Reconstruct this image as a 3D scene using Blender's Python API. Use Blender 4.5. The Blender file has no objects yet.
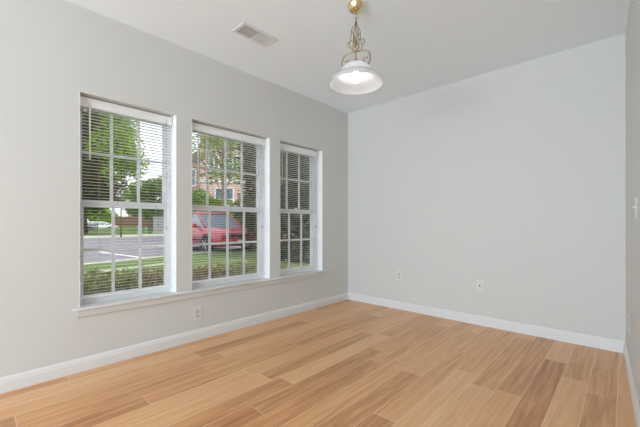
import bpy, bmesh, math, random
from mathutils import Vector, Matrix

PI = math.pi
sc = bpy.context.scene
COL = sc.collection

# ------------------------------------------------------------------ camera
CAM = Vector((2.844, -3.644, 1.048))
ANG = math.atan2(305.0, 329.0)
cd = bpy.data.cameras.new('camera')
cam = bpy.data.objects.new('camera', cd)
COL.objects.link(cam)
cam.location = CAM
cam.rotation_euler = (PI / 2, 0, ANG)
cd.sensor_fit = 'HORIZONTAL'
cd.sensor_width = 36.0
cd.lens = 36.0 * 329.0 / 640.0
cd.shift_y = 10.7 / 640.0
cd.clip_start = 0.02
cd.clip_end = 400
sc.camera = cam

# ------------------------------------------------------------------ world, sun, lamps, exposure
w = bpy.data.worlds.new('sky')
sc.world = w
w.use_nodes = True
nt = w.node_tree
nt.nodes.clear()
wo = nt.nodes.new('ShaderNodeOutputWorld')
wb = nt.nodes.new('ShaderNodeBackground')
wt = nt.nodes.new('ShaderNodeTexCoord')
wn = nt.nodes.new('ShaderNodeTexNoise')
wn.inputs['Scale'].default_value = 2.2
wn.inputs['Detail'].default_value = 5
wr = nt.nodes.new('ShaderNodeValToRGB')
wr.color_ramp.elements[0].position = 0.36
wr.color_ramp.elements[0].color = (0.78, 0.85, 0.95, 1)
wr.color_ramp.elements[1].position = 0.62
wr.color_ramp.elements[1].color = (1, 1, 1, 1)
nt.links.new(wt.outputs['Generated'], wn.inputs['Vector'])
nt.links.new(wn.outputs['Fac'], wr.inputs['Fac'])
nt.links.new(wr.outputs['Color'], wb.inputs['Color'])
wb.inputs['Strength'].default_value = 1.35
nt.links.new(wb.outputs[0], wo.inputs[0])


def lamp(name, kind, loc, rot, energy, color=(1, 1, 1), **kw):
    d = bpy.data.lights.new(name, kind)
    d.energy = energy
    d.color = color
    for k, v in kw.items():
        setattr(d, k, v)
    o = bpy.data.objects.new(name, d)
    COL.objects.link(o)
    o.location = loc
    o.rotation_euler = rot
    return o


# soft sun from over the house roof
lamp('sun', 'SUN', (10, -4, 20), (math.radians(-8), math.radians(36), 0), 2.4, (1, 0.97, 0.9), angle=math.radians(15))
# added fill light behind the camera, standing in for daylight from unseen rooms
lamp('rear_fill_light', 'AREA', (1.30, -9.75, 0.92), (math.radians(135), 0, 0), 258, (0.72, 0.855, 0.985),
     shape='RECTANGLE', size=2.6, size_y=1.7)
# added fill light, right of and behind the camera, to brighten the window wall
lamp('side_fill_light', 'AREA', (2.95, -6.7, 1.2), (math.radians(103), 0, math.radians(25)), 72, (0.705, 0.86, 0.985),
     shape='RECTANGLE', size=1.4, size_y=1.9)

sc.view_settings.view_transform = 'Standard'
sc.view_settings.look = 'None'
sc.view_settings.exposure = 0.22
sc.view_settings.gamma = 1.0
sc.view_settings.use_curve_mapping = False
sc.cycles.use_denoising = True
sc.cycles.max_bounces = 10
sc.cycles.diffuse_bounces = 6
sc.cycles.transparent_max_bounces = 24
sc.cycles.sample_clamp_indirect = 6.0

# ------------------------------------------------------------------ helpers: materials


def srgb(r, g, b):
    def f(c):
        c /= 255.0
        return c / 12.92 if c <= 0.04045 else ((c + 0.055) / 1.055) ** 2.4
    return (f(r), f(g), f(b), 1)


def mat(name, color, rough=0.5, metal=0.0, spec=0.5, noise=None, bump=None, emit=None):
    m = bpy.data.materials.new(name)
    m.use_nodes = True
    t = m.node_tree
    p = t.nodes['Principled BSDF']
    p.inputs['Base Color'].default_value = color
    p.inputs['Roughness'].default_value = rough
    p.inputs['Metallic'].default_value = metal
    p.inputs['Specular IOR Level'].default_value = spec
    tc = t.nodes.new('ShaderNodeTexCoord')
    if noise:
        scale, c2, detail = noise
        n = t.nodes.new('ShaderNodeTexNoise')
        n.inputs['Scale'].default_value = scale
        n.inputs['Detail'].default_value = detail
        r = t.nodes.new('ShaderNodeValToRGB')
        r.color_ramp.elements[0].position = 0.33
        r.color_ramp.elements[0].color = color
        r.color_ramp.elements[1].position = 0.67
        r.color_ramp.elements[1].color = c2
        t.links.new(tc.outputs['Object'], n.inputs['Vector'])
        t.links.new(n.outputs['Fac'], r.inputs['Fac'])
        t.links.new(r.outputs['Color'], p.inputs['Base Color'])
    if bump:
        scale, strength, dist = bump
        n = t.nodes.new('ShaderNodeTexNoise')
        n.inputs['Scale'].default_value = scale
        b = t.nodes.new('ShaderNodeBump')
        b.inputs['Strength'].default_value = strength
        b.inputs['Distance'].default_value = dist
        t.links.new(tc.outputs['Object'], n.inputs['Vector'])
        t.links.new(n.outputs['Fac'], b.inputs['Height'])
        t.links.new(b.outputs['Normal'], p.inputs['Normal'])
    if emit:
        p.inputs['Emission Color'].default_value = emit[0]
        p.inputs['Emission Strength'].default_value = emit[1]
    return m


def leaf_mat(name, c1, c2, trans=0.3):
    """colour varies from leaf to leaf (random per mesh island)"""
    m = bpy.data.materials.new(name)
    m.use_nodes = True
    t = m.node_tree
    t.nodes.clear()
    o = t.nodes.new('ShaderNodeOutputMaterial')
    g = t.nodes.new('ShaderNodeNewGeometry')
    r = t.nodes.new('ShaderNodeValToRGB')
    r.color_ramp.elements[0].color = c1
    r.color_ramp.elements[1].color = c2
    d = t.nodes.new('ShaderNodeBsdfDiffuse')
    tr = t.nodes.new('ShaderNodeBsdfTranslucent')
    mx = t.nodes.new('ShaderNodeMixShader')
    mx.inputs[0].default_value = trans
    t.links.new(g.outputs['Random Per Island'], r.inputs['Fac'])
    t.links.new(r.outputs['Color'], d.inputs['Color'])
    t.links.new(r.outputs['Color'], tr.inputs['Color'])
    t.links.new(d.outputs[0], mx.inputs[1])
    t.links.new(tr.outputs[0], mx.inputs[2])
    t.links.new(mx.outputs[0], o.inputs[0])
    return m


def thin_glass(name, tint=(0.97, 0.985, 0.98, 1)):
    m = bpy.data.materials.new(name)
    m.use_nodes = True
    t = m.node_tree
    t.nodes.clear()
    o = t.nodes.new('ShaderNodeOutputMaterial')
    tr = t.nodes.new('ShaderNodeBsdfTransparent')
    tr.inputs[0].default_value = tint
    gl = t.nodes.new('ShaderNodeBsdfGlossy')
    gl.inputs['Roughness'].default_value = 0.02
    fr = t.nodes.new('ShaderNodeFresnel')
    fr.inputs[0].default_value = 1.3
    mx = t.nodes.new('ShaderNodeMixShader')
    t.links.new(fr.outputs[0], mx.inputs[0])
    t.links.new(tr.outputs[0], mx.inputs[1])
    t.links.new(gl.outputs[0], mx.inputs[2])
    t.links.new(mx.outputs[0], o.inputs[0])
    return m


def floor_mat():
    m = bpy.data.materials.new('oak_planks')
    m.use_nodes = True
    t = m.node_tree
    p = t.nodes['Principled BSDF']
    L = t.links.new
    tc = t.nodes.new('ShaderNodeTexCoord')
    sx = t.nodes.new('ShaderNodeSeparateXYZ')
    L(tc.outputs['Object'], sx.inputs[0])

    def M(op, a, b=None, c=None):
        n = t.nodes.new('ShaderNodeMath')
        n.operation = op
        for i, v in enumerate((a, b, c)):
            if v is None:
                continue
            if isinstance(v, (int, float)):
                n.inputs[i].default_value = v
            else:
                L(v, n.inputs[i])
        return n.outputs[0]
    PW, PL = 0.142, 1.22
    u = M('DIVIDE', M('ADD', sx.outputs['X'], 20 * PW + 0.03), PW)
    row = M('FLOOR', u)
    fu = M('FRACT', u)
    wn = t.nodes.new('ShaderNodeTexWhiteNoise')
    wn.noise_dimensions = '1D'
    L(row, wn.inputs['W'])
    v = M('DIVIDE', M('ADD', M('ADD', sx.outputs['Y'], 30), M('MULTIPLY', wn.outputs['Value'], PL)), PL)
    pid = M('FLOOR', v)
    fv = M('FRACT', v)
    cv = t.nodes.new('ShaderNodeCombineXYZ')
    L(row, cv.inputs[0])
    L(pid, cv.inputs[1])
    w2 = t.nodes.new('ShaderNodeTexWhiteNoise')
    w2.noise_dimensions = '3D'
    L(cv.outputs[0], w2.inputs['Vector'])
    rnd = w2.outputs['Value']
    # grain: noise stretched along the plank, shifted from plank to plank
    gv = t.nodes.new('ShaderNodeCombineXYZ')
    L(M('ADD', M('MULTIPLY', sx.outputs['X'], 27), M('MULTIPLY', rnd, 37)), gv.inputs[0])
    L(M('ADD', M('MULTIPLY', sx.outputs['Y'], 1.3), M('MULTIPLY', rnd, 91)), gv.inputs[1])
    n1 = t.nodes.new('ShaderNodeTexNoise')
    n1.inputs['Scale'].default_value = 1.4
    n1.inputs['Detail'].default_value = 6
    n1.inputs['Roughness'].default_value = 0.62
    n1.inputs['Distortion'].default_value = 0.6
    L(gv.outputs[0], n1.inputs['Vector'])
    gv2 = t.nodes.new('ShaderNodeCombineXYZ')
    L(M('ADD', M('MULTIPLY', sx.outputs['X'], 150), M('MULTIPLY', rnd, 17)), gv2.inputs[0])
    L(M('MULTIPLY', sx.outputs['Y'], 5), gv2.inputs[1])
    n2 = t.nodes.new('ShaderNodeTexNoise')
    n2.inputs['Scale'].default_value = 1.0
    n2.inputs['Detail'].default_value = 3
    L(gv2.outputs[0], n2.inputs['Vector'])
    tone = M('ADD', M('MULTIPLY', rnd, 0.44), M('ADD', M('MULTIPLY', n1.outputs['Fac'], 1.05), M('MULTIPLY', n2.outputs['Fac'], 0.14)))
    tone = M('SUBTRACT', tone, 0.31)
    cr = t.nodes.new('ShaderNodeValToRGB')
    e = cr.color_ramp.elements
    e[0].position = 0.08
    e[0].color = srgb(*FLOOR_DARK)
    e[1].position = 0.95
    e[1].color = srgb(*FLOOR_LIGHT)
    mid = cr.color_ramp.elements.new(0.5)
    mid.color = srgb(*FLOOR_MID)
    L(tone, cr.inputs['Fac'])
    # pale seams, painting the bevel highlights into the plank colour
    eu = M('MINIMUM', fu, M('SUBTRACT', 1.0, fu))
    ev = M('MULTIPLY', M('MINIMUM', fv, M('SUBTRACT', 1.0, fv)), PL / PW)
    ed = M('MINIMUM', eu, ev)
    seam = M('LESS_THAN', ed, 0.016)
    mx = t.nodes.new('ShaderNodeMix')
    mx.data_type = 'RGBA'
    L(M('MULTIPLY', seam, 0.5), mx.inputs['Factor'])
    L(cr.outputs['Color'], mx.inputs['A'])
    mx.inputs['B'].default_value = srgb(*FLOOR_SEAM_GLINT)
    L(mx.outputs['Result'], p.inputs['Base Color'])
    p.inputs['Roughness'].default_value = 0.33
    p.inputs['Specular IOR Level'].default_value = 0.5
    b = t.nodes.new('ShaderNodeBump')
    b.inputs['Strength'].default_value = 0.25
    b.inputs['Distance'].default_value = 0.0012
    L(M('ADD', M('MULTIPLY', n1.outputs['Fac'], 0.35), M('MINIMUM', M('MULTIPLY', ed, 20), 1.0)), b.inputs['Height'])
    L(b.outputs['Normal'], p.inputs['Normal'])
    return m


def brick_mat(name, c1, c2, mortar):
    m = bpy.data.materials.new(name)
    m.use_nodes = True
    t = m.node_tree
    p = t.nodes['Principled BSDF']
    p.inputs['Roughness'].default_value = 0.9
    tc = t.nodes.new('ShaderNodeTexCoord')
    s = t.nodes.new('ShaderNodeSeparateXYZ')
    c = t.nodes.new('ShaderNodeCombineXYZ')
    a = t.nodes.new('ShaderNodeMath')
    b = t.nodes.new('ShaderNodeTexBrick')
    b.inputs['Color1'].default_value = c1
    b.inputs['Color2'].default_value = c2
    b.inputs['Mortar'].default_value = mortar
    b.inputs['Scale'].default_value = 1.0
    b.inputs['Brick Width'].default_value = 0.24
    b.inputs['Row Height'].default_value = 0.085
    b.inputs['Mortar Size'].default_value = 0.012
    t.links.new(tc.outputs['Object'], s.inputs[0])
    t.links.new(s.outputs['X'], a.inputs[0])
    t.links.new(s.outputs['Y'], a.inputs[1])
    t.links.new(a.outputs[0], c.inputs[0])
    t.links.new(s.outputs['Z'], c.inputs[1])
    t.links.new(c.outputs[0], b.inputs['Vector'])
    t.links.new(b.outputs['Color'], p.inputs['Base Color'])
    return m


def shade_glass():
    m = bpy.data.materials.new('white_alabaster_glass')
    m.use_nodes = True
    t = m.node_tree
    t.nodes.clear()
    o = t.nodes.new('ShaderNodeOutputMaterial')
    tc = t.nodes.new('ShaderNodeTexCoord')
    n = t.nodes.new('ShaderNodeTexNoise')
    n.inputs['Scale'].default_value = 14
    n.inputs['Detail'].default_value = 4
    n.inputs['Distortion'].default_value = 1.5
    r = t.nodes.new('ShaderNodeValToRGB')
    r.color_ramp.elements[0].position = 0.35
    r.color_ramp.elements[0].color = (0.90, 0.90, 0.91, 1)
    r.color_ramp.elements[1].position = 0.65
    r.color_ramp.elements[1].color = (0.98, 0.98, 0.98, 1)
    d = t.nodes.new('ShaderNodeBsdfDiffuse')
    tr = t.nodes.new('ShaderNodeBsdfTranslucent')
    mx = t.nodes.new('ShaderNodeMixShader')
    mx.inputs[0].default_value = 0.6
    g = t.nodes.new('ShaderNodeBsdfGlossy')
    g.inputs['Roughness'].default_value = 0.25
    fr = t.nodes.new('ShaderNodeFresnel')
    fr.inputs[0].default_value = 1.35
    m2 = t.nodes.new('ShaderNodeMixShader')
    L = t.links.new
    L(tc.outputs['Object'], n.inputs['Vector'])
    L(n.outputs['Fac'], r.inputs['Fac'])
    L(r.outputs['Color'], d.inputs['Color'])
    L(r.outputs['Color'], tr.inputs['Color'])
    L(d.outputs[0], mx.inputs[1])
    L(tr.outputs[0], mx.inputs[2])
    L(fr.outputs[0], m2.inputs[0])
    L(mx.outputs[0], m2.inputs[1])
    L(g.outputs[0], m2.inputs[2])
    L(m2.outputs[0], o.inputs[0])
    return m


FLOOR_DARK = (168, 106, 60)
FLOOR_MID = (222, 166, 114)
FLOOR_LIGHT = (240, 198, 150)
FLOOR_SEAM_GLINT = (250, 224, 190)

M_WALL = mat('warm_grey_wall_paint', srgb(214, 214, 211), 0.75, spec=0.25, bump=(260, 0.05, 0.001))
M_CEIL = mat('white_ceiling_paint', srgb(243, 250, 255), 0.9, spec=0.1, bump=(200, 0.05, 0.001))
M_TRIM = mat('white_trim_paint', srgb(228, 228, 228), 0.4, spec=0.4)
M_VINYL = mat('white_window_vinyl', srgb(251, 251, 252), 0.4, spec=0.4)
M_BLIND = mat('white_blind_slat', srgb(244, 244, 244), 0.45)
M_SLAT = mat('white_slat_enamel', srgb(226, 226, 225), 0.45)
M_CORD = mat('blind_cord', srgb(190, 188, 184), 0.8)
M_WAND = mat('white_wand_plastic', srgb(240, 240, 238), 0.25)
M_FLOOR = floor_mat()
M_GLASS = thin_glass('window_glass')
M_PLATE = mat('white_plate_plastic', srgb(222, 221, 217), 0.35)
M_SLOT = mat('dark_slot', srgb(45, 42, 40), 0.7)
M_SOCKET = mat('receptacle_face', srgb(198, 196, 191), 0.4)
M_SCREW = mat('plate_screw', srgb(190, 188, 182), 0.35, metal=0.6)
M_BRASS = mat('polished_brass', srgb(236, 216, 172), 0.18, metal=1.0)
M_ABRASS = mat('antique_brass', srgb(164, 146, 104), 0.35, metal=1.0)
M_SHADE = shade_glass()
M_BULB = mat('glowing_bulb', (1, 1, 1, 1), 0.4, emit=((0.97, 0.98, 1.0, 1), 16.0))
M_VENT = mat('vent_white_enamel', srgb(228, 228, 226), 0.5)
M_DUCT = mat('dark_duct', srgb(185, 185, 183), 0.9)

# ------------------------------------------------------------------ helpers: meshes


class MB:
    def __init__(self):
        self.v = []
        self.f = []

    def box(self, x0, x1, y0, y1, z0, z1):
        b = len(self.v)
        for x in (x0, x1):
            for y in (y0, y1):
                for z in (z0, z1):
                    self.v.append((x, y, z))
        for q in ((0, 1, 3, 2), (4, 6, 7, 5), (0, 4, 5, 1), (2, 3, 7, 6), (0, 2, 6, 4), (1, 5, 7, 3)):
            self.f.append(tuple(b + i for i in q))
        return self

    def prism(self, poly, fn0, fn1):
        """poly: list of 2-D points; fn0/fn1 map a 2-D point to each end"""
        b = len(self.v)
        n = len(poly)
        for q in poly:
            self.v.append(tuple(fn0(*q)))
        for q in poly:
            self.v.append(tuple(fn1(*q)))
        for i in range(n):
            j = (i + 1) % n
            self.f.append((b + i, b + j, b + n + j, b + n + i))
        self.f.append(tuple(b + i for i in reversed(range(n))))
        self.f.append(tuple(b + n + i for i in range(n)))
        return self

    def lathe(self, prof, c=(0, 0, 0), n=32, axis='z', close=False):
        """prof: (radius, height) pairs"""
        b = len(self.v)
        k = len(prof)
        for i in range(n):
            a = 2 * PI * i / n
            for r, h in prof:
                if axis == 'z':
                    p = (c[0] + r * math.cos(a), c[1] + r * math.sin(a), c[2] + h)
                elif axis == 'x':
                    p = (c[0] + h, c[1] + r * math.cos(a), c[2] + r * math.sin(a))
                else:
                    p = (c[0] + r * math.cos(a), c[1] + h, c[2] + r * math.sin(a))
                self.v.append(p)
        for i in range(n):
            j = (i + 1) % n
            for q in range(k if close else k - 1):
                q2 = (q + 1) % k
                self.f.append((b + i * k + q, b + j * k + q, b + j * k + q2, b + i * k + q2))
        return self

    def tube(self, pts, r, n=8, caps=True):
        pts = [Vector(p) for p in pts]
        rs = r if isinstance(r, (list, tuple)) else [r] * len(pts)
        b = len(self.v)
        up = Vector((0, 0, 1))
        prev = None
        for i, p in enumerate(pts):
            d = (pts[min(i + 1, len(pts) - 1)] - pts[max(i - 1, 0)]).normalized()
            if prev is None:
                a = d.cross(up if abs(d.z) < 0.9 else Vector((1, 0, 0))).normalized()
            else:
                a = (prev - d * prev.dot(d))
                a = a.normalized() if a.length > 1e-6 else d.orthogonal().normalized()
            prev = a
            c = d.cross(a)
            for k in range(n):
                t = 2 * PI * k / n
                self.v.append(tuple(p + (a * math.cos(t) + c * math.sin(t)) * rs[i]))
        for i in range(len(pts) - 1):
            for k in range(n):
                k2 = (k + 1) % n
                self.f.append((b + i * n + k, b + i * n + k2, b + (i + 1) * n + k2, b + (i + 1) * n + k))
        if caps:
            self.f.append(tuple(b + k for k in reversed(range(n))))
            e = b + (len(pts) - 1) * n
            self.f.append(tuple(e + k for k in range(n)))
        return self

    def build(self, name, m, parent=None, smooth=False, bevel=0, loc=None, subsurf=0):
        me = bpy.data.meshes.new(name)
        me.from_pydata(self.v, [], self.f)
        bm = bmesh.new()
        bm.from_mesh(me)
        bmesh.ops.recalc_face_normals(bm, faces=bm.faces)
        bm.to_mesh(me)
        bm.free()
        me.materials.append(m)
        if smooth:
            for p in me.polygons:
                p.use_smooth = True
        o = bpy.data.objects.new(name, me)
        COL.objects.link(o)
        if parent:
            o.parent = parent
        if loc:
            o.location = loc
        if bevel:
            b = o.modifiers.new('bevel', 'BEVEL')
            b.width = bevel
            b.segments = 2
            b.limit_method = 'ANGLE'
        if subsurf:
            s = o.modifiers.new('subd', 'SUBSURF')
            s.levels = s.render_levels = subsurf
        return o


def tag(o, label=None, cat=None, group=None, kind=None):
    if label:
        o['label'] = label
    if cat:
        o['category'] = cat
    if group:
        o['group'] = group
    if kind:
        o['kind'] = kind
    return o


def empty(name, loc, rz=0.0, label=None, cat=None, group=None, kind=None):
    o = bpy.data.objects.new(name, None)
    o.empty_display_size = 0.1
    COL.objects.link(o)
    o.location = loc
    o.rotation_euler = (0, 0, rz)
    return tag(o, label, cat, group, kind)


def copy_tree(o, parent=None):
    c = o.copy()
    COL.objects.link(c)
    if parent:
        c.parent = parent
    for ch in [x for x in o.children]:
        copy_tree(ch, c)
    return c


# ------------------------------------------------------------------ room shell
H = 2.60
REAR = -10.0
RS = 0.0424                                  # the right wall runs out slightly towards the viewer
RX0 = 2.847


def rx(y):
    return RX0 - RS * y


WIN = [(-3.094, -2.401, 3), (-2.267, -1.380, 4), (-1.238, -0.529, 3)]   # window openings along the wall
WZ0, WZ1 = 0.438, 1.992
WT = 0.22

fl = MB().prism([(-0.0, REAR), (rx(REAR), REAR), (RX0, 0), (0, 0)], lambda x, y: (x, y, -0.03), lambda x, y: (x, y, 0)).build('floor', M_FLOOR)
tag(fl, 'honey oak plank floor of the empty room', 'floor', kind='structure')
ce = MB().box(-WT, 3.6, REAR - 0.2, 0.2, H, H + 0.12).build('ceiling', M_CEIL)
tag(ce, 'flat white painted ceiling', 'ceiling', kind='structure')

b = MB()
b.box(-WT, 0, REAR, 0, -0.3, WZ0)
b.box(-WT, 0, REAR, 0, WZ1, H)
edges = [REAR] + [e for a, c, _ in WIN for e in (a, c)] + [0]
for i in range(0, len(edges), 2):
    b.box(-WT, 0, edges[i], edges[i + 1], WZ0, WZ1)
tag(b.build('wall_left', M_WALL), 'pale warm grey wall with three windows', 'wall', kind='structure')
tag(MB().box(-WT, 3.6, 0, 0.2, -0.3, H).build('wall_back', M_WALL), 'plain pale grey far wall with two low outlets', 'wall', kind='structure')
b = MB().prism([(rx(0), 0), (rx(REAR), REAR), (rx(REAR) + 0.15, REAR), (rx(0) + 0.15, 0)],
               lambda x, y: (x, y, -0.3), lambda x, y: (x, y, H))
tag(b.build('wall_right', M_WALL), 'narrow strip of pale grey wall at the right edge with light switch', 'wall', kind='structure')
b = MB()                                    # wall behind the camera, with an unseen wide opening closed at the back
b.box(-WT, 0.15, REAR - 0.2, REAR, -0.3, H)
b.box(2.85, 3.6, REAR - 0.2, REAR, -0.3, H)
b.box(0.15, 2.85, REAR - 0.2, REAR, 2.45, H)
b.box(0.15, 2.85, REAR - 0.2, REAR, -0.3, 0.0)
b.box(0.15, 2.85, REAR - 0.32, REAR - 0.2, 0.0, 2.45)
tag(b.build('wall_front', M_WALL), 'pale grey wall behind the viewer', 'wall', kind='structure')

BB = [(0, 0), (0.014, 0), (0.014, 0.066), (0.0105, 0.073), (0.0105, 0.081), (0.006, 0.090), (0.003, 0.096), (0, 0.096)]
o = MB().prism(BB, lambda d, z: (d, REAR, z), lambda d, z: (d, -d, z)).build('baseboard_left', M_TRIM)
tag(o, 'white moulded baseboard under the windows', 'baseboard', kind='structure')
o = MB().prism(BB, lambda d, z: (d, -d, z), lambda d, z: (rx(0) - d, -d, z)).build('baseboard_back', M_TRIM)
tag(o, 'white moulded baseboard along the far wall', 'baseboard', kind='structure')
o = MB().prism(BB, lambda d, z: (rx(-d) - d, -d, z), lambda d, z: (rx(REAR) - d, REAR, z)).build('baseboard_right', M_TRIM)
tag(o, 'white moulded baseboard along the right wall', 'baseboard', kind='structure')

# window stool and apron, one run under all three windows
b = MB()
ST = [(-0.0, 0.438), (0.030, 0.438), (0.034, 0.442), (0.034, 0.452), (0.030, 0.456), (0.0, 0.456)]
b.prism(ST, lambda d, z: (d, -3.135, z), lambda d, z: (d, -0.455, z))
for a, c, _ in WIN:
    b.box(-0.125, 0.0, a + 0.001, c - 0.001, 0.4385, 0.456)
tag(b.build('trim_1', M_TRIM), 'long white window stool running under all three windows', 'window sill', kind='structure')
AP = [(0.0, 0.384), (0.011, 0.384), (0.015, 0.390), (0.015, 0.430), (0.019, 0.438), (0.0, 0.438)]
o = MB().prism(AP, lambda d, z: (d, -3.108, z), lambda d, z: (d, -0.482, z)).build('trim_2', M_WALL)
tag(o, 'flat wall coloured apron board below the window stool', 'window apron', kind='structure')

# ------------------------------------------------------------------ windows


def ring(b, x0, x1, y0, y1, z0, z1, l, r, bt, tp):
    b.box(x0, x1, y0, y0 + l, z0, z1)
    b.box(x0, x1, y1 - r, y1, z0, z1)
    b.box(x0, x1, y0 + l, y1 - r, z0, z0 + bt)
    b.box(x0, x1, y0 + l, y1 - r, z1 - tp, z1)


WL = ['left window, three panes wide, white double hung with grilles',
      'middle and widest window, four panes wide, white double hung with grilles',
      'right window nearest the corner, three panes wide with dark foliage outside']
for wi, (y0, y1, nc) in enumerate(WIN):
    root = empty('window_%d' % (wi + 1), (0, (y0 + y1) / 2, WZ0), 0, WL[wi], 'window', kind='structure')
    inv = Matrix.Translation(-Vector(root.location))

    def put(b, name, m, parent, bevel=0.0):
        base = Vector(root.location)
        b.v = [tuple(Vector(p) - base) for p in b.v]
        return b.build(name, m, parent, bevel=bevel)
    # jamb boards
    b = MB()
    t = 0.006
    b.box(-0.125, -0.0005, y0, y0 + t, 0.456, WZ1)
    b.box(-0.125, -0.0005, y1 - t, y1, 0.456, WZ1)
    put(b, 'jamb', M_VINYL, root)
    b = MB()
    ring(b, -0.20, -0.105, y0 + 0.001, y1 - 0.001, 0.440, WZ1, 0.026, 0.026, 0.030, 0.045)
    put(b, 'frame', M_VINYL, root, 0.002)
    for nm, xa, xb, za, zb, ins, bt, tp in (('upper_sash', -0.190, -0.155, 1.188, 1.960, 0.022, 0.046, 0.035),
                                            ('lower_sash', -0.150, -0.112, 0.462, 1.224, 0.024, 0.050, 0.046)):
        b = MB()
        st = 0.026
        a, c = y0 + ins, y1 - ins
        ring(b, xa, xb, a, c, za, zb, st, st, bt, tp)
        s = put(b, nm, M_VINYL, root, 0.002)
        pa, pc, pz0, pz1 = a + st, c - st, za + bt, zb - tp
        xm = (xa + xb) / 2
        g = MB()
        mw = 0.010
        for k in range(1, nc):
            yy = pa + (pc - pa) * k / nc
            g.box(xm - 0.008, xm + 0.008, yy - mw, yy + mw, pz0, pz1)
        zz = (pz0 + pz1) / 2 + (0.015 if nm == 'upper_sash' else 0.012)
        g.box(xm - 0.0075, xm + 0.0075, pa, pc, zz - mw, zz + mw)
        put(g, 'grille', M_VINYL, s)
        put(MB().box(xm - 0.002, xm + 0.002, pa - 0.004, pc + 0.004, pz0 - 0.004, pz1 + 0.004), 'glass_pane', M_GLASS, s)
    lk = MB()
    ym = (y0 + y1) / 2
    lk.box(-0.150, -0.118, ym - 0.022, ym + 0.022, 1.224, 1.234)
    lk.box(-0.142, -0.112, ym - 0.006, ym + 0.018, 1.234, 1.246)
    put(lk, 'sash_lock', M_VINYL, root, 0.002)

# ------------------------------------------------------------------ blinds
BL = ['white mini blind lowered over the left window',
      'white mini blind lowered over the wide middle window',
      'white mini blind lowered over the right window by the corner']
BX = -0.076
for wi, (y0, y1, nc) in enumerate(WIN):
    ym = (y0 + y1) / 2
    root = empty('window_blind', (BX, ym, 1.982), 0, BL[wi], 'blind', 'mini blinds in the three windows')
    hw = (y1 - y0) / 2 - 0.014
    b = MB().box(-0.014, 0.016, -hw, hw, -0.032, 0.0)
    b.box(0.016, 0.019, -hw, hw, -0.072, -0.002)
    b.build('headrail', M_BLIND, root, bevel=0.0015)
    b = MB()
    pitch = 0.0235
    z = -0.078
    n = 0
    tl = 0.05
    while z > 0.522 - 1.982:
        w2 = 0.0125
        sec = []
        for s, off in ((1, 0.0), (-1, -0.0007)):
            for q in (-1, -0.5, 0, 0.5, 1)[::s]:
                sec.append((q * w2, off + q * w2 * tl + 0.0006 * (1 - q * q)))
        zz = z
        b.prism(sec, lambda x, h, zz=zz: (x, -hw + 0.004, zz + h), lambda x, h, zz=zz: (x, hw - 0.004, zz + h))
        z -= pitch
    b.build('slats', M_SLAT, root)
    MB().box(-0.012, 0.012, -hw + 0.003, hw - 0.003, 0.500 - 1.982, 0.514 - 1.982).build('bottom_rail', M_BLIND, root, bevel=0.002)
    for q in ((-0.62, 0.62) if nc == 3 else (-0.72, 0.0, 0.72)):
        b = MB()
        for dx in (-0.0135, 0.0135):
            b.box(dx - 0.0004, dx + 0.0004, hw * q - 0.0005, hw * q + 0.0005, 0.510 - 1.982, -0.03)
        b.build('ladder_cord', M_CORD, root)
    yw = -hw + (0.062 if wi != 1 else 0.075)
    wd = MB().tube([(0.022, yw, -0.05), (0.024, yw, -0.10), (0.026, yw, -0.46 if wi != 1 else -0.62)], 0.0052, 6).build('tilt_wand', M_WAND, root, smooth=True)
    b = MB().tube([(0.021, hw - 0.05, -0.03), (0.022, hw - 0.05, -0.95)], 0.0012, 5)
    b.lathe([(0.001, 0), (0.006, -0.006), (0.007, -0.03), (0.003, -0.036)], (0.022, hw - 0.05, -0.945), 8)
    b.build('lift_cord', M_CORD, root, smooth=True)

# ------------------------------------------------------------------ outlets and switch


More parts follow.
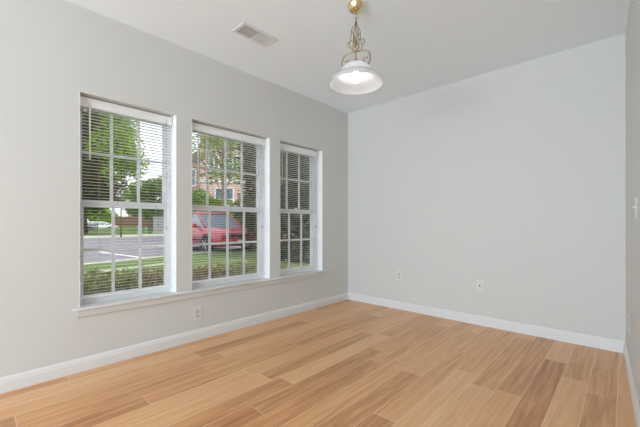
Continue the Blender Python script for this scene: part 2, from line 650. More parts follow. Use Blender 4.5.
def plate(name, loc, rz, label, cat, kind, group=None):
    """local frame: +Y out of the wall"""
    root = empty(name, loc, rz, label, cat, group)
    hw, hh = 0.038, 0.061
    b = MB().box(-hw, hw, 0.0005, 0.006, -hh, hh)
    b.build('cover_plate', M_PLATE, root, bevel=0.003)
    if kind == 'duplex':
        for s in (-1, 1):
            zc = 0.021 * s
            oct_ = [(0.017 * math.cos(a), zc + 0.0155 * math.sin(a)) for a in [PI / 8 + k * PI / 4 for k in range(8)]]
            rc = MB().prism(oct_, lambda x, z: (x, 0.005, z), lambda x, z: (x, 0.0085, z)).build('receptacle', M_SOCKET, root)
            sl = MB()
            sl.box(-0.0075, -0.0055, 0.0085, 0.0089, zc - 0.002, zc + 0.007)
            sl.box(0.0055, 0.0075, 0.0085, 0.0089, zc - 0.002, zc + 0.006)
            sl.lathe([(0.0001, 0.0089), (0.0026, 0.0089), (0.0026, 0.0085)], (0, 0, zc - 0.0075), 10, axis='y')
            sl.build('slots', M_SLOT, rc)
        MB().lathe([(0.0001, 0.0075), (0.003, 0.007), (0.0033, 0.005)], (0, 0, 0), 10, axis='y').build('screw', M_SCREW, root, smooth=True)
    elif kind == 'coax':
        MB().lathe([(0.0001, 0.014), (0.0015, 0.014), (0.0015, 0.017), (0.0046, 0.017), (0.0046, 0.008), (0.0075, 0.008), (0.0075, 0.0055)],
                   (0, 0, 0.0), 12, axis='y').build('coaxial_jack', M_SLOT, root)
        for s in (-1, 1):
            MB().lathe([(0.0001, 0.0075), (0.003, 0.007), (0.0033, 0.005)], (0, 0, 0.041 * s), 10, axis='y').build('screw', M_SCREW, root, smooth=True)
    else:
        MB().box(-0.006, 0.006, 0.0055, 0.007, -0.013, 0.013).build('toggle_slot', M_SOCKET, root)
        MB().prism([(0.006, -0.005), (0.016, 0.003), (0.018, 0.009), (0.013, 0.010), (0.006, 0.006)],
                   lambda y, z: (-0.0042, y, z), lambda y, z: (0.0042, y, z)).build('toggle', M_PLATE, root)
        for s in (-1, 1):
            MB().lathe([(0.0001, 0.0075), (0.003, 0.007), (0.0033, 0.005)], (0, 0, 0.041 * s), 10, axis='y').build('screw', M_SCREW, root, smooth=True)
    return root


plate('wall_outlet', (0, -2.215, 0.238), -PI / 2, 'white duplex outlet on the window wall under the middle window', 'outlet', 'duplex')
plate('wall_outlet', (0.803, 0, 0.416), PI, 'white duplex outlet on the far wall, nearer the corner', 'outlet', 'duplex')
plate('cable_outlet', (1.735, 0, 0.410), PI, 'white wall plate with single dark cable jack on the far wall', 'outlet', 'coax')
rr = PI / 2 + math.atan(RS)
plate('wall_outlet', (rx(-0.478), -0.478, 0.355), rr, 'white duplex outlet low on the right wall', 'outlet', 'duplex')
plate('light_switch', (rx(-1.058), -1.058, 1.14), rr, 'white toggle light switch on the right wall', 'switch', 'switch')

# ------------------------------------------------------------------ ceiling register
root = empty('ceiling_vent', (0.620, -2.021, H), 0, 'white two way air register in the ceiling near the windows', 'vent')
b = MB()
xo, yo, xi, yi = 0.088, 0.172, 0.062, 0.142
for (a, c, d, e) in ((-xo, -xi, -yo, yo), (xi, xo, -yo, yo), (-xi, xi, -yo, -yi), (-xi, xi, yi, yo)):
    b.box(a, c, d, e, -0.007, 0)
b.box(-xi, xi, -0.007, 0.007, -0.007, 0)
b.build('frame', M_VENT, root, bevel=0.002)
MB().box(-xi, xi, -yi, yi, -0.0012, -0.0002).build('duct_opening', M_DUCT, root)
for s in (-1, 1):
    b = MB()
    ya, yb = (0.009, yi - 0.001) if s > 0 else (-yi + 0.001, -0.009)
    k = 11
    for i in range(k):
        yc = ya + (yb - ya) * (i + 0.5) / k
        dy = 0.0009 * s
        b.prism([(yc - dy, -0.0018), (yc - dy + 0.0010, -0.0018), (yc + dy + 0.0010, -0.0068), (yc + dy, -0.0068)],
                lambda y, z: (-xi, y, z), lambda y, z: (xi, y, z))
    b.build('louvers', M_VENT, root)

# ------------------------------------------------------------------ pendant lamp
PX, PY = 1.447, -1.762
root = empty('pendant_lamp', (PX, PY, H), 0, 'brass scrollwork pendant lamp with white bell glass shade', 'lamp')
BR = math.radians(42.8)          # azimuth of the image-right direction
MB().lathe([(0.0, -0.054), (0.014, -0.0535), (0.026, -0.051), (0.037, -0.046), (0.047, -0.037), (0.054, -0.025), (0.058, -0.012), (0.061, -0.006), (0.061, 0)],
           (0, 0, 0), 36).build('canopy', M_BRASS, root, smooth=True)
# hook and chain links
b = MB()
b.tube([(0.0, 0, -0.050), (0.0, 0, -0.066)], 0.004, 8)
z = -0.062
for i in range(3):
    a = BR + (PI / 2 if i % 2 else 0) + 0.3
    pts = []
    for k in range(17):
        t = 2 * PI * k / 16
        u, h = 0.0085 * math.cos(t), 0.017 * math.sin(t)
        pts.append((u * math.cos(a), u * math.sin(a), z - 0.015 + h))
    b.tube(pts, 0.0021, 6, caps=False)
    z -= 0.027
b.build('chain', M_ABRASS, root, smooth=True)
zt = -0.128                     # top of the scrollwork
MB().tube([(0, 0, zt + 0.005), (0, 0, -0.385)], 0.0035, 8).build('stem', M_ABRASS, root, smooth=True)
wp = []
for k in range(20):
    f = k / 19
    wp.append((0.010 * math.sin(9 * f) + 0.03 * math.exp(-((f - 0.45) / 0.12) ** 2) * math.cos(BR), 0.008 * math.cos(9 * f) + 0.03 * math.exp(-((f - 0.45) / 0.12) ** 2) * math.sin(BR), -0.05 - 0.10 * f))
MB().tube(wp, 0.0012, 6).build('wire', M_ABRASS, root, smooth=True)


def scroll(pts2, az, r, name):
    pts = [(u * math.cos(az), u * math.sin(az), h) for u, h in pts2]
    MB().tube(pts, r, 7).build(name, M_ABRASS, root, smooth=True)


def smooth_pts(p, n=8):
    out = []
    for i in range(len(p) - 1):
        p0, p1, p2, p3 = p[max(i - 1, 0)], p[i], p[i + 1], p[min(i + 2, len(p) - 1)]
        for k in range(n):
            t = k / n
            out.append(tuple(0.5 * ((2 * p1[j]) + (-p0[j] + p2[j]) * t + (2 * p0[j] - 5 * p1[j] + 4 * p2[j] - p3[j]) * t * t + (-p0[j] + 3 * p1[j] - 3 * p2[j] + p3[j]) * t ** 3) for j in (0, 1)))
    out.append(p[-1])
    return out


spear = smooth_pts([(0.004, -0.125), (0.014, -0.150), (0.030, -0.172), (0.036, -0.205), (0.040, -0.245), (0.050, -0.275), (0.046, -0.300), (0.028, -0.322), (0.005, -0.330)])
spear2 = smooth_pts([(0.036, -0.185), (0.024, -0.205), (0.018, -0.235), (0.010, -0.265), (0.012, -0.290), (0.022, -0.296), (0.026, -0.282)])
basket = smooth_pts([(0.020, -0.262), (0.036, -0.246), (0.055, -0.252), (0.062, -0.272), (0.050, -0.290), (0.036, -0.284)])
big = smooth_pts([(0.004, -0.328), (0.035, -0.330), (0.075, -0.338), (0.096, -0.362), (0.104, -0.398), (0.092, -0.430), (0.072, -0.434), (0.056, -0.412), (0.058, -0.388), (0.074, -0.382), (0.084, -0.394)])
foot = smooth_pts([(0.004, -0.400), (0.020, -0.402), (0.040, -0.420), (0.056, -0.412)])
for k in range(4):
    az = BR + 0.35 + k * PI / 2
    scroll(spear, az, 0.0030, 'spear_scroll')
    scroll(spear2, az, 0.0022, 'inner_scroll')
    scroll(basket, az + PI / 4, 0.0026, 'basket_scroll')
for k in range(2):
    az = BR - 0.42 + k * PI
    scroll(big, az, 0.0042, 'large_scroll')
    scroll(foot, az, 0.0026, 'foot_scroll')
MB().lathe([(0.003, -0.380), (0.010, -0.384), (0.008, -0.394), (0.020, -0.400), (0.032, -0.406), (0.038, -0.414), (0.036, -0.420), (0.0, -0.420)], (0, 0, 0), 28).build('collar', M_BRASS, root, smooth=True)
outer = smooth_pts([(0.030, -0.411), (0.055, -0.418), (0.085, -0.434), (0.107, -0.457), (0.120, -0.480), (0.134, -0.498), (0.160, -0.518), (0.185, -0.540), (0.196, -0.562)], 4)
inner = [(r - 0.0035, h - 0.003) for r, h in reversed(outer)]
inner[0] = (outer[-1][0] - 0.004, outer[-1][1] + 0.001)
sh = MB().lathe(outer + inner, (0, 0, 0), 56, close=True).build('glass_shade', M_SHADE, root, smooth=True)
MB().lathe([(0.0, -0.420), (0.019, -0.420), (0.019, -0.470), (0.0, -0.470)], (0, 0, 0), 20).build('lamp_socket', M_PLATE, root, smooth=False)
MB().lathe([(0.0, -0.468), (0.013, -0.470), (0.016, -0.480), (0.024, -0.495), (0.030, -0.512), (0.030, -0.524), (0.024, -0.540), (0.012, -0.549), (0.0, -0.551)], (0, 0, 0), 24).build('bulb', M_BULB, root, smooth=True)
# ================================================================== outside
GZ = -0.06                      # lawn level
RD = Vector((-0.273, 0.962, 0)) # direction of the kerb
ND = Vector((-0.962, -0.273, 0))  # away from the house, square to the kerb
K0 = Vector((-8.27, -0.35, 0))  # a point on the near kerb

M_GRASS = mat('lawn_grass', srgb(90, 108, 66), 0.95, spec=0.1, noise=(0.9, srgb(116, 134, 88), 6))
M_SOIL = mat('mulch_bed', srgb(104, 88, 72), 0.95, spec=0.1, noise=(14, srgb(134, 116, 96), 5))
M_ROAD = mat('grey_asphalt', srgb(124, 122, 130), 0.9, spec=0.2, noise=(3, srgb(144, 142, 150), 6))
M_CONC = mat('pale_concrete', srgb(196, 194, 186), 0.9, spec=0.2, noise=(4, srgb(210, 208, 200), 4))
M_PATH = mat('worn_pale_path', srgb(150, 160, 126), 0.9, spec=0.2, noise=(6, srgb(172, 178, 148), 4))
M_PAINT = mat('white_road_paint', srgb(246, 246, 246), 0.8)
M_BRICK = brick_mat('pink_red_brick', srgb(212, 166, 154), srgb(196, 146, 136), srgb(222, 206, 198))
M_WTRIM = mat('white_house_trim', srgb(240, 240, 240), 0.6)
M_ROOF = mat('grey_shingle_roof', srgb(120, 112, 108), 0.9, noise=(6, srgb(140, 130, 126), 4))
M_HGLASS = mat('blue_house_glass', srgb(96, 112, 130), 0.08, spec=0.8)
M_BARK = mat('tree_bark', srgb(110, 94, 78), 0.95, spec=0.1, noise=(9, srgb(78, 64, 52), 6))
M_PALEBARK = mat('pale_bark', srgb(176, 160, 138), 0.95, spec=0.1, noise=(9, srgb(140, 124, 104), 6))
M_FENCE = mat('red_brown_fence', srgb(146, 108, 92), 0.9, noise=(3, srgb(120, 88, 76), 4))
M_DFENCE = mat('dark_metal_fence', srgb(60, 62, 58), 0.6)
M_CAB = mat('grey_cabinet_paint', srgb(150, 156, 158), 0.55)
M_POSTG = mat('pale_green_post', srgb(140, 166, 120), 0.6)

GL = leaf_mat('bright_green_leaf', srgb(96, 138, 36), srgb(168, 200, 76), 0.35)
ML = leaf_mat('mid_green_leaf', srgb(88, 122, 60), srgb(146, 174, 100), 0.3)
DL = leaf_mat('dark_brown_green_leaf', srgb(60, 58, 40), srgb(104, 104, 66), 0.2)
EL = leaf_mat('evergreen_needle_spray', srgb(58, 62, 46), srgb(102, 102, 80), 0.15)
HL = leaf_mat('hedge_leaf', srgb(136, 144, 90), srgb(186, 188, 130), 0.3)
RL = leaf_mat('reddish_hedge_leaf', srgb(166, 132, 110), srgb(182, 178, 122), 0.3)


def pxw(px, depth):
    d = Vector((-math.sin(ANG), math.cos(ANG), 0)) + Vector((math.cos(ANG), math.sin(ANG), 0)) * ((px - 320) / 329.0)
    p = CAM + d * depth
    return p.x, p.y


def strip(a0, a1, n0, n1, z0, z1, name, m):
    """box along the kerb: a along it, n away from the house"""
    q = [K0 + RD * a + ND * n for a, n in ((a0, n0), (a1, n0), (a1, n1), (a0, n1))]
    return MB().prism([(p.x, p.y) for p in q], lambda x, y: (x, y, z0), lambda x, y: (x, y, z1)).build(name, m)


# near lawn between house and kerb
q = [(-WT - 0.02, -14), (-WT - 0.02, 30)] + [tuple((K0 + RD * a)[:2]) for a in (30, -14)]
o = MB().prism(q, lambda x, y: (x, y, GZ - 0.25), lambda x, y: (x, y, GZ)).build('lawn', M_GRASS)
tag(o, 'green front lawn between house and curb', 'lawn', kind='structure')
o = strip(-30, 40, 0.0, 0.16, -0.35, GZ + 0.02, 'curb', M_CONC)
tag(o, 'pale concrete curb on the near side of the road', 'curb', kind='structure')
o = strip(-60, 60, 0.16, 20.0, -0.5, -0.15, 'road', M_ROAD)
tag(o, 'grey asphalt parking road outside the windows', 'road', kind='structure')
o = strip(-60, 60, 20.0, 22.2, -0.5, -0.02, 'sidewalk', M_CONC)
tag(o, 'pale sidewalk across the road', 'sidewalk', kind='structure')
o = strip(-6, 0.2, -1.95, -1.60, GZ, GZ + 0.012, 'footpath', M_PATH)
tag(o, 'narrow pale path across the lawn outside the left window', 'path', kind='structure')
o = strip(-60, 60, 22.2, 90, -0.5, 0.05, 'far_lawn', M_GRASS)
tag(o, 'green lawn across the road', 'lawn', kind='structure')
o = MB().box(-2.1, -WT - 0.03, -4.5, 2.5, GZ, GZ + 0.03).build('mulch_bed', M_SOIL)
tag(o, 'brown mulch bed along the house under the windows', 'flower bed', kind='structure')
# grassy bank across the road
b = MB()
bx, by = pxw(138, 44)
nn, mm = 14, 10
for i in range(nn + 1):
    for j in range(mm + 1):
        u, v = i / nn * 2 - 1, j / mm * 2 - 1
        p = Vector((bx, by, 0)) + RD * (u * 6) + ND * (v * 4.5)
        b.v.append((p.x, p.y, 0.03 + 0.85 * max(0, (1 - u * u)) * max(0, 1 - v * v)))
for i in range(nn):
    for j in range(mm):
        k = i * (mm + 1) + j
        b.f.append((k, k + 1, k + mm + 2, k + mm + 1))
o = b.build('grass_bank', M_GRASS, smooth=True)
tag(o, 'low green bank across the road', 'bank', kind='structure')
# parking stripes
for i, a in enumerate((-4.35, -1.55, 1.25, 7.0)):
    p0 = K0 + RD * a + ND * 0.5
    dirv = Vector((-0.996, -0.087, 0))
    sd = Vector((0.087, -0.996, 0)) * 0.06
    qq = [p0 + sd, p0 - sd, p0 - sd + dirv * 4.8, p0 + sd + dirv * 4.8]
    o = MB().prism([(p.x, p.y) for p in qq], lambda x, y: (x, y, -0.15), lambda x, y: (x, y, -0.146)).build('parking_stripe', M_PAINT)
    tag(o, ['leftmost white parking stripe on the asphalt', 'white parking stripe seen through the left window', 'white parking stripe left of the red car',
            'white parking stripe right of the red car'][i], 'road marking', 'white parking stripes', kind='structure')

# ---- foliage


def leaves(name, m, n, crown, size, seed, parent=None, flat=0.5):
    """crown(rnd) returns a point; every leaf is a folded blade"""
    rnd = random.Random(seed)
    b = MB()
    for i in range(n):
        p = Vector(crown(rnd))
        s = size * rnd.uniform(0.6, 1.3)
        d = Vector((rnd.gauss(0, 1), rnd.gauss(0, 1), rnd.gauss(0, flat))).normalized()
        e = d.cross(Vector((rnd.gauss(0, 1), rnd.gauss(0, 1), rnd.gauss(0, 1)))).normalized()
        nrm = d.cross(e)
        k = len(b.v)
        b.v += [tuple(p - d * s * 0.5), tuple(p + e * s * 0.32 + nrm * s * 0.08), tuple(p + d * s * 0.55), tuple(p - e * s * 0.32 + nrm * s * 0.08)]
        b.f += [(k, k + 1, k + 2), (k, k + 2, k + 3)]
    me = bpy.data.meshes.new(name)
    me.from_pydata(b.v, [], b.f)
    me.materials.append(m)
    o = bpy.data.objects.new(name, me)
    COL.objects.link(o)
    if parent:
        o.parent = parent
    return o


def blob_crown(blobs):
    tot = [r[0] * r[1] for _, r in blobs]

    def f(rnd):
        c, r = rnd.choices(blobs, tot)[0]
        while True:
            v = Vector((rnd.uniform(-1, 1), rnd.uniform(-1, 1), rnd.uniform(-1, 1)))
            if 0.25 < v.length < 1:
                break
        return (c[0] + v.x * r[0], c[1] + v.y * r[0], c[2] + v.z * r[1])
    return f


def broad_tree(name, x, y, h, crown_r, crown_low, m, n, size, seed, label, bark=None, tk=1.0, rz=0.0):
    rnd = random.Random(seed)
    root = empty(name, (x, y, GZ - 0.05), rz, label, 'tree', 'trees outside the windows')
    lean = Vector((rnd.uniform(-.3, .3), rnd.uniform(-.3, .3), 0))
    top = h * 0.82
    tr = [(lean.x * f * f, lean.y * f * f, top * f) for f in (0, .1, .3, .5, .75, 1)]
    r0 = (0.022 * h + 0.04) * tk
    MB().tube(tr, [r0 * 1.25, r0, r0 * .85, r0 * .7, r0 * .4, r0 * .12], 9).build('trunk', bark or M_BARK, root, smooth=True)
    blobs = []
    zc = (h + crown_low) / 2
    hz = (h - crown_low) / 2
    b = MB()
    for i in range(13):
        a = i * 2.4 + rnd.uniform(-.3, .3)
        f = rnd.uniform(-0.85, 0.9)
        rr_ = crown_r * math.sqrt(max(0.05, 1 - f * f)) * rnd.uniform(0.45, 0.8)
        c = (rr_ * math.cos(a), rr_ * math.sin(a), zc + hz * f * 0.8)
        blobs.append((c, (crown_r * rnd.uniform(.34, .5), hz * rnd.uniform(.24, .36))))
        st = Vector((0, 0, max(crown_low * 0.7, min(top * 0.9, c[2] - 0.35 * h * .5))))
        md = st.lerp(Vector(c), 0.5) + Vector((0, 0, 0.05 * h))
        b.tube([tuple(st), tuple(md), c], [r0 * .38, r0 * .24, r0 * .06], 6)
    b.build('branches', bark or M_BARK, root, smooth=True)
    blobs.append(((0, 0, zc), (crown_r * .6, hz * .8)))
    leaves('crown', m, n, blob_crown(blobs), size, seed + 5, root)
    return root


def cone_tree(name, x, y, h, r, m, n, size, seed, label, low=0.0):
    root = empty(name, (x, y, GZ - 0.05), 0, label, 'tree', 'evergreens by the right window')
    MB().tube([(0, 0, 0), (0, 0, h * .5), (0, 0, h * .97)], [0.02 * h, 0.013 * h, 0.004 * h], 8).build('trunk', M_BARK, root, smooth=True)

    def crown(rnd):
        f = rnd.random() ** 1.25
        a = rnd.uniform(0, 2 * PI)
        wob = 1 + 0.16 * math.sin(5 * a + 9 * f) + 0.1 * math.sin(23 * f)
        R = r * (1 - f * f) ** 0.8 * wob * math.sqrt(rnd.uniform(0.25, 1)) + 0.05
        return (R * math.cos(a), R * math.sin(a), low + (h - low) * f)
    leaves('crown', m, n, crown, size, seed, root, flat=0.35)
    return root


# shrubs of the low hedge under the windows
hl = [('leftmost green shrub in the bed outside the left window', 0), ('second green shrub from the left outside the left window', 0),
      ('third shrub, green, in the bed outside the left window', 0), ('reddish shrub low outside the middle of the left window', 1),
      ('reddish shrub at the right side of the left window', 1), ('reddish shrub between left and middle windows', 1),
      ('green shrub at the left side of the middle window', 0), ('green shrub outside the middle of the middle window', 0),
      ('green shrub at the right side of the middle window', 0)]
proto = {}
for i, (lab, k) in enumerate(hl):
    yy = -3.15 + i * 0.36
    hh = (0.62 - 0.012 * i)
    if k not in proto:
        rt = empty('hedge_shrub', (0, 0, 0), 0, lab, 'shrub', 'low hedge shrubs in the bed')
        rnd = random.Random(3 + k)
        st = MB()
        for q in range(7):
            a = q * 0.9
            st.tube([(0.02 * math.cos(a), 0.02 * math.sin(a), 0), (0.12 * math.cos(a), 0.12 * math.sin(a), 0.25), (0.2 * math.cos(a), 0.2 * math.sin(a), 0.45)], [.008, .006, .003], 5)
        st.build('stems', M_BARK, rt, smooth=True)
        bl = [((0.13 * math.cos(q), 0.13 * math.sin(q), 0.28 + 0.07 * math.sin(2.3 * q)), (0.19, 0.2)) for q in range(7)]
        leaves('foliage', RL if k else HL, 1500, blob_crown(bl), 0.050, 20 + k, rt)
        proto[k] = rt
        o = rt
    else:
        o = copy_tree(proto[k])
        o['label'] = lab
    o.location = (-1.28 - 0.05 * (i % 2), yy, GZ + 0.03)
    o.rotation_euler = (0, 0, i * 1.3)
    o.scale = (1.0, 1.0, (hh - GZ) / 0.60)

# evergreens outside right window and right pane of the middle one
for i, (px, dep, h, r, n, lab) in enumerate([
        (269, 20.5, 18.0, 1.9, 13000, 'tall dark evergreen right of the red car'),
        (287, 13.6, 11.0, 1.25, 8000, 'dark evergreen outside the left side of the right window'),
        (309, 10.6, 10.0, 1.15, 8000, 'dark evergreen outside the right side of the right window'),
        (346, 17.0, 11.5, 1.5, 6000, 'dark evergreen farther back outside the right window')]):
    x, y = pxw(px, dep)
    cone_tree('evergreen_tree', x, y, h, r, EL, n, 0.26, 40 + i, lab)

# broad leaved trees
x, y = pxw(84, 34)
broad_tree('shade_tree', x, y, 15.5, 4.3, 1.6, DL, 11000, 0.4, 7, 'large dark shade tree filling the left of the left window', tk=.8)
x, y = pxw(106, 80)
broad_tree('shade_tree', x, y, 31.0, 6.6, 2.6, DL, 9000, 0.75, 9, 'dark shade tree behind the bright green tree in the left window', tk=.6)
x, y = pxw(121, 29.5)
broad_tree('leafy_tree', x, y, 14.0, 2.3, 4.4, GL, 4200, 0.27, 17, 'bright green leafy tree in the middle of the left window', tk=.15)
x, y = pxw(222, 23)
broad_tree('young_tree', x, y, 8.2, 2.5, 3.6, GL, 1900, 0.22, 27, 'young light green tree standing before the brick house', M_PALEBARK, tk=.55)
for i, (px, dep, h, r, lo, mt, n, sz, lab) in enumerate([
        (154, 44, 8.0, 3.6, 0.8, ML, 3600, 0.4, 'round mid green tree behind the grey cabinet'),
        (139, 60, 8.6, 3.4, 0.8, ML, 3600, 0.4, 'green tree beyond the bank, right of the dark shade tree'),
        (142, 92, 10.0, 4.0, 0.6, ML, 3600, 0.5, 'green tree far behind the brown fence'),
        (97, 62, 6.4, 3.6, 0.5, GL, 3600, 0.45, 'light green tree behind the white car'),
        (60, 76, 9.0, 5.0, 0.5, ML, 3200, 0.5, 'far green tree at the left edge of the left window'),
        (194, 31, 4.7, 2.0, 0.4, ML, 2600, 0.3, 'low green tree left of the brick house windows'),
        (216, 25, 3.3, 1.5, 0.3, GL, 2200, 0.26, 'light green bush tree below the white house window'),
        (243, 27.5, 3.5, 1.0, 0.3, GL, 1800, 0.26, 'light green bush tree behind the car hood'),
        (184, 96, 13.0, 5.0, 0.5, ML, 3000, 0.5, 'far green tree between left and middle windows')]):
    x, y = pxw(px, dep)
    broad_tree('leafy_tree', x, y, h, r, lo, mt, n, sz, 60 + i, lab)

# ---- brick house beyond the parked car
hx, hy = pxw(200, 36)
root = empty('brick_house', (hx, hy, GZ), math.radians(61), 'pink brick house with white window trim behind the parked car', 'house')
# local +X runs to image right, local +Y away from the viewer
MB().box(0, 12, 0, 8, 0, 14).build('wall', M_BRICK, root)
MB().box(-2.1, 0, 0.6, 8, 0, 8.0).build('side_wing', M_BRICK, root)
MB().prism([(-0.3, 14), (12.3, 14), (12.3, 14.25), (6, 17), (-0.3, 14.25)], lambda x, z: (x, -0.4, z), lambda x, z: (x, 8.4, z)).build('roof', M_ROOF, root)
MB().prism([(-2.3, 8), (0, 8), (0, 9.2), (-2.3, 8.25)], lambda x, z: (x, 0.3, z), lambda x, z: (x, 8.3, z)).build('wing_roof', M_ROOF, root)
MB().box(-0.05, 12.05, -0.08, 0, 5.75, 6.1).build('band_course', M_WTRIM, root)


def house_window(x0, x1, z0, z1, yf, rows=2, cols=2):
    b = MB()
    t = 0.14
    ring2 = [(x0, x1, z0, z0 + t), (x0, x1, z1 - t, z1), (x0, x0 + t, z0, z1), (x1 - t, x1, z0, z1)]
    for a, c, d, e in ring2:
        b.box(a, c, yf - 0.12, yf + 0.02, d, e)
    for k in range(1, cols):
        xx = x0 + (x1 - x0) * k / cols
        b.box(xx - .05, xx + .05, yf - .10, yf + .02, z0, z1)
    for k in range(1, rows):
        zz = z0 + (z1 - z0) * k / rows
        b.box(x0, x1, yf - .10, yf + .02, zz - .05, zz + .05)
    f = b.build('house_window', M_WTRIM, root)
    MB().box(x0 + .05, x1 - .05, yf - 0.05, yf + 0.01, z0 + .05, z1 - .05).build('pane', M_HGLASS, f)


house_window(1.5, 3.6, 2.6, 5.2, 0, 2, 2)
house_window(0.9, 2.0, 6.9, 8.9, 0)
house_window(2.9, 4.0, 6.9, 8.9, 0)
house_window(0.9, 2.0, 10.2, 12.2, 0)
house_window(2.9, 4.0, 10.2, 12.2, 0)
house_window(-1.6, -0.4, 5.3, 7.2, 0.6)
house_window(-1.6, -0.4, 2.2, 4.2, 0.6)

# small brick house far off, seen low in the right pane of left window
hx, hy = pxw(159, 78)
root = empty('far_house', (hx, hy, GZ), math.radians(58), 'far pinkish house with white gable low in the left window', 'house')
MB().box(0, 9, 0, 7, 0, 7.2).build('wall', M_BRICK, root)
MB().prism([(-0.4, 7.2), (9.4, 7.2), (4.5, 10)], lambda x, z: (x, -0.4, z), lambda x, z: (x, 7.4, z)).build('roof', M_WTRIM, root)
house_window(1, 2.4, 4.2, 6.2, 0)
house_window(4, 5.4, 4.2, 6.2, 0)

# ---- fences, cabinet, posts across the road
x0, y0 = pxw(112, 56)
x1, y1 = pxw(153, 50)
d = Vector((x1 - x0, y1 - y0, 0))
ln = d.length
root = empty('board_fence', (x0, y0, 0.02), math.atan2(d.y, d.x), 'red brown board fence at the foot of the trees across the road', 'fence')
b = MB()
k = int(ln / 0.2)
for i in range(k):
    b.box(i * 0.2, i * 0.2 + 0.18, 0, 0.03, 0.3, 2.3)
b.build('boards', M_FENCE, root)
for i in range(int(ln / 2.4) + 1):
    MB().box(i * 2.4 - .06, i * 2.4 + .06, 0.03, 0.15, 0, 2.4).build('post', M_FENCE, root)
x0, y0 = pxw(74, 46)
x1, y1 = pxw(97, 44)
d = Vector((x1 - x0, y1 - y0, 0))
ln = d.length
root = empty('picket_fence', (x0, y0, 0.02), math.atan2(d.y, d.x), 'dark metal picket fence left of the white car', 'fence')
b = MB()
for i in range(int(ln / 0.22)):
    b.box(i * 0.22, i * 0.22 + 0.06, 0, 0.05, 0.08, 1.0)
b.build('pickets', M_DFENCE, root)
b = MB().box(0, ln, -0.01, 0.06, 0.2, 0.27)
b.box(0, ln, -0.01, 0.06, 0.86, 0.93)
b.build('rails', M_DFENCE, root)
for i in range(3):
    MB().box(i * ln / 2 - .05, i * ln / 2 + .05, -0.02, 0.08, 0, 1.1).build('post', M_DFENCE, root)

x, y = pxw(159.5, 37)
root = empty('utility_cabinet', (x, y, 0.05), math.radians(54), 'tall grey metal utility cabinet across the road', 'cabinet')
MB().box(-.58, .58, -.4, .4, 0.08, 1.82).build('body', M_CAB, root, bevel=0.02)
MB().box(-.64, .64, -.46, .46, 0, 0.08).build('base', M_CONC, root)
MB().box(-.62, .62, -.44, .44, 1.82, 1.88).build('lid', M_CAB, root, bevel=0.01)
for s in (-1, 1):
    dd = MB().box(min(0.01 * s, .54 * s), max(0.01 * s, .54 * s), -.42, -.40, 0.16, 1.74).build('door', M_CAB, root, bevel=0.004)
    MB().box(min(.05 * s, .09 * s), max(.05 * s, .09 * s), -.45, -.42, 0.85, 1.05).build('handle', M_DFENCE, dd)
x, y = pxw(146, 34)
o = MB().lathe([(0, 0), (.10, 0), (.10, .5), (.13, .52), (.11, .66), (.05, .72), (0, .73)], (0, 0, 0), 14).build('marker_post', M_POSTG, smooth=True, loc=(x, y, 0.05))
tag(o, 'short pale green marker post beside the utility cabinet', 'post')
x, y = pxw(138, 34)
root = empty('fire_hydrant', (x, y, 0.05), 0, 'small dark hydrant standing on the far lawn', 'hydrant')
MB().lathe([(0, 0), (.17, 0), (.17, .06), (.11, .08), (.11, .55), (.14, .58), (.12, .70), (.06, .78), (0, .80)], (0, 0, 0), 14).build('barrel', M_CAB, root, smooth=True)
for s in (-1, 1):
    MB().lathe([(0, .1 * s), (.055, .1 * s), (.055, .2 * s), (0, .2 * s)], (0, 0, .45), 10, axis='x').build('outlet_cap', M_DFENCE, root)

# ---- cars
M_TYRE = mat('tyre_rubber', srgb(48, 47, 50), 0.85)
M_RIM = mat('silver_rim', srgb(190, 190, 194), 0.3, metal=0.7)
M_CGLASS = mat('sky_toned_car_glass', srgb(136, 146, 162), 0.06, spec=0.9)  # lightened blue-grey base colour carries the sky's reflection
M_LAMPG = mat('clear_lamp_lens', srgb(214, 216, 218), 0.1, spec=0.8)
M_BLACK = mat('black_plastic', srgb(52, 50, 52), 0.6)
M_CHROME = mat('chrome', srgb(206, 206, 208), 0.18, metal=0.9)


def car_paint(name, c):
    m = mat(name, c, 0.28, spec=0.6)
    m.node_tree.nodes['Principled BSDF'].inputs['Coat Weight'].default_value = 0.6
    m.node_tree.nodes['Principled BSDF'].inputs['Coat Roughness'].default_value = 0.08
    return m


def loft(secs):
    b = MB()
    n = len(secs[0])
    for s in secs:
        b.v += [tuple(p) for p in s]
    for i in range(len(secs) - 1):
        for k in range(n):
            k2 = (k + 1) % n
            b.f.append((i * n + k, i * n + k2, (i + 1) * n + k2, (i + 1) * n + k))
    b.f.append(tuple(range(n)))
    b.f.append(tuple(range((len(secs) - 1) * n, len(secs) * n)))
    return b


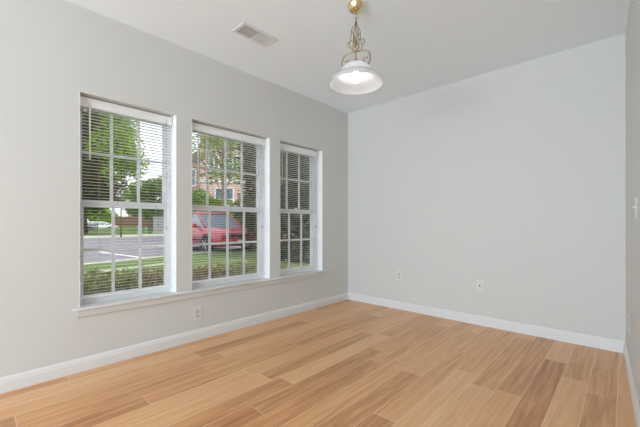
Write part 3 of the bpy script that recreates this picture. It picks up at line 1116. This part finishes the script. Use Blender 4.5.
def make_car(name, x, y, rz, paint, label):
    """local +X forward, origin on the road under the middle"""
    root = empty(name, (x, y, -0.15), rz, label, 'car')

    def sec(xp, wd, zb, zm, zt, crown, tw):
        h = [(wd * .86, zb), (wd * .97, zb + .10), (wd, zm), (wd * .985, zm + (zt - zm) * .55), (wd * tw, zt), (wd * .45, zt + crown)]
        r = [(xp, yy, zz) for yy, zz in h] + [(xp, -yy, zz) for yy, zz in reversed(h)]
        return r
    S = [sec(-2.27, .74, .46, .62, .92, .01, .96), sec(-2.22, .86, .36, .62, .98, .01, .97), sec(-1.9, .92, .30, .62, 1.04, .0, .95), sec(-1.0, .935, .28, .62, 1.05, .0, .95),
         sec(0.2, .935, .28, .62, 1.04, .0, .95), sec(.95, .93, .28, .62, 1.02, .02, .93), sec(1.25, .925, .28, .62, 1.005, .035, .90), sec(1.7, .91, .28, .60, .95, .05, .86),
         sec(2.03, .88, .28, .56, .88, .045, .82), sec(2.17, .83, .30, .54, .80, .03, .84), sec(2.22, .76, .34, .52, .70, .01, .9)]
    loft(S).build('body', paint, root, smooth=True, bevel=0.0)
    # cabin: sky-toned glass volume under a painted roof
    b = MB()
    low = [(-2.12, .86), (1.12, .87)]
    G = []
    for (xa, xb, wd, z) in ((-2.16, 1.12, .875, 1.02), (-2.08, .72, .83, 1.33), (-1.95, .34, .755, 1.62)):
        G.append([(xb, wd * .84, z), (xb - .14, wd, z), (xa + .1, wd, z), (xa, wd * .86, z), (xa, -wd * .86, z), (xa + .1, -wd, z), (xb - .14, -wd, z), (xb, -wd * .84, z)])
    loft(G).build('windows', M_CGLASS, root)
    b = []
    for (xa, xb, wd, z) in ((-1.99, .38, .765, 1.60), (-1.97, .33, .755, 1.655), (-1.85, .16, .66, 1.705), (-1.6, -.1, .45, 1.725)):
        b.append([(xb, wd * .84, z), (xb - .14, wd, z), (xa + .1, wd, z), (xa, wd * .86, z), (xa, -wd * .86, z), (xa + .1, -wd, z), (xb - .14, -wd, z), (xb, -wd * .84, z)])
    loft(b).build('roof', paint, root, smooth=True)
    for s in (-1, 1):
        MB().tube([(1.16, s * .80, 1.00), (.74, s * .765, 1.33), (.33, s * .68, 1.63)], [.045, .038, .038], 8).build('pillar', paint, root, smooth=True)
        for xb_, xt_ in ((.02, -.05), (-1.02, -1.0), (-2.06, -1.9)):
            MB().tube([(xb_, s * .885, 1.0), (xb_ * .6 + xt_ * .4, s * .845, 1.33), (xt_, s * .76, 1.62)], [.05, .045, .04], 6).build('pillar', paint, root, smooth=True)
        MB().tube([(-1.75, s * .60, 1.71), (-1.65, s * .60, 1.765), (-.15, s * .60, 1.765), (-.02, s * .60, 1.71)], .018, 6).build('roof_rail', M_BLACK, root, smooth=True)
        mi = MB().box(.62, .76, min(s * .95, s * 1.12), max(s * .95, s * 1.12), 1.03, 1.19).build('mirror', paint, root, bevel=0.03)
        b = MB().box(.66, .72, min(s * .87, s * .96), max(s * .87, s * .96), 1.04, 1.08).build('mirror_arm', M_BLACK, mi)
        MB().prism([(2.16, .63), (2.21, .64), (2.13, .80), (2.02, .815)], lambda xx, z: (xx - .015, s * .47, z), lambda xx, z: (xx - .10, s * .80, z)).build('headlight', M_LAMPG, root, bevel=.01)
        MB().lathe([(0, 2.235), (.05, 2.235), (.055, 2.20), (0, 2.19)], (0, s * .58, .43), 12, axis='x').build('fog_lamp', M_LAMPG, root)
        MB().box(-1.85, 1.7, min(s * .92, s * .95), max(s * .92, s * .95), .50, .57).build('side_moulding', M_BLACK, root, bevel=.01)
        for xd in (-.75, .3):
            MB().box(xd - .09, xd + .09, min(s * .91, s * .955), max(s * .91, s * .955), .86, .89).build('door_handle', paint, root, bevel=.008)
        for xw in (-1.38, 1.36):
            MB().lathe([(0.0, 0), (.41, 0), (.41, s * .012), (0, s * .012)], (xw, s * .925, .37), 28, axis='y').build('wheel_arch', M_BLACK, root)
            ty = MB().lathe([(.21, s * -.10), (.335, s * -.10), (.36, s * -.07), (.36, s * .03), (.335, s * .06), (.22, s * .06)], (xw, s * .90, .36), 28, axis='y', close=True).build('wheel', M_TYRE, root, smooth=True)
            rb = MB().lathe([(0.0, s * .045), (.05, s * .045), (.07, s * .03), (.22, s * .03), (.235, s * .05), (.235, 0), (0, 0)], (xw, s * .90, .36), 24, axis='y')
            for q in range(5):
                a = q * 2 * PI / 5
                rb.tube([(xw + .05 * math.cos(a), s * .945, .36 + .05 * math.sin(a)), (xw + .22 * math.cos(a), s * .94, .36 + .22 * math.sin(a))], .026, 6)
            rb.build('rim', M_RIM, ty)
    MB().box(2.17, 2.235, -.44, .44, .655, .755).build('grille', M_BLACK, root, bevel=.01)
    MB().box(2.215, 2.245, -.46, .46, .755, .78).build('grille_bar', M_CHROME, root, bevel=.006)
    MB().prism([(1.95, .33), (2.27, .36), (2.30, .42), (2.29, .53), (2.2, .565), (1.95, .57)], lambda xx, z: (xx, -.70, z), lambda xx, z: (xx, .70, z)).build('front_bumper', paint, root, bevel=.03)
    MB().box(2.28, 2.305, -.42, .42, .40, .46).build('air_intake', M_BLACK, root)
    MB().box(2.295, 2.31, -.15, .15, .465, .545).build('license_plate', M_WTRIM, root)
    MB().box(-2.36, -2.1, -.84, .84, .36, .60).build('rear_bumper', paint, root, bevel=.04)
    return root


suv = make_car('parked_suv', -11.26, 4.07, math.radians(0), car_paint('red_car_paint', srgb(178, 62, 80)), 'red suv parked nose towards the house outside the middle window')
suv.scale = (1.1, 1.1, 1.03)
x, y = pxw(102, 52)
c = make_car('parked_car', x, y, math.radians(60), car_paint('white_car_paint', srgb(240, 240, 242)), 'far white car parked across the road')
c.location.z = 0.05
c.scale = (1, 1, 0.82)
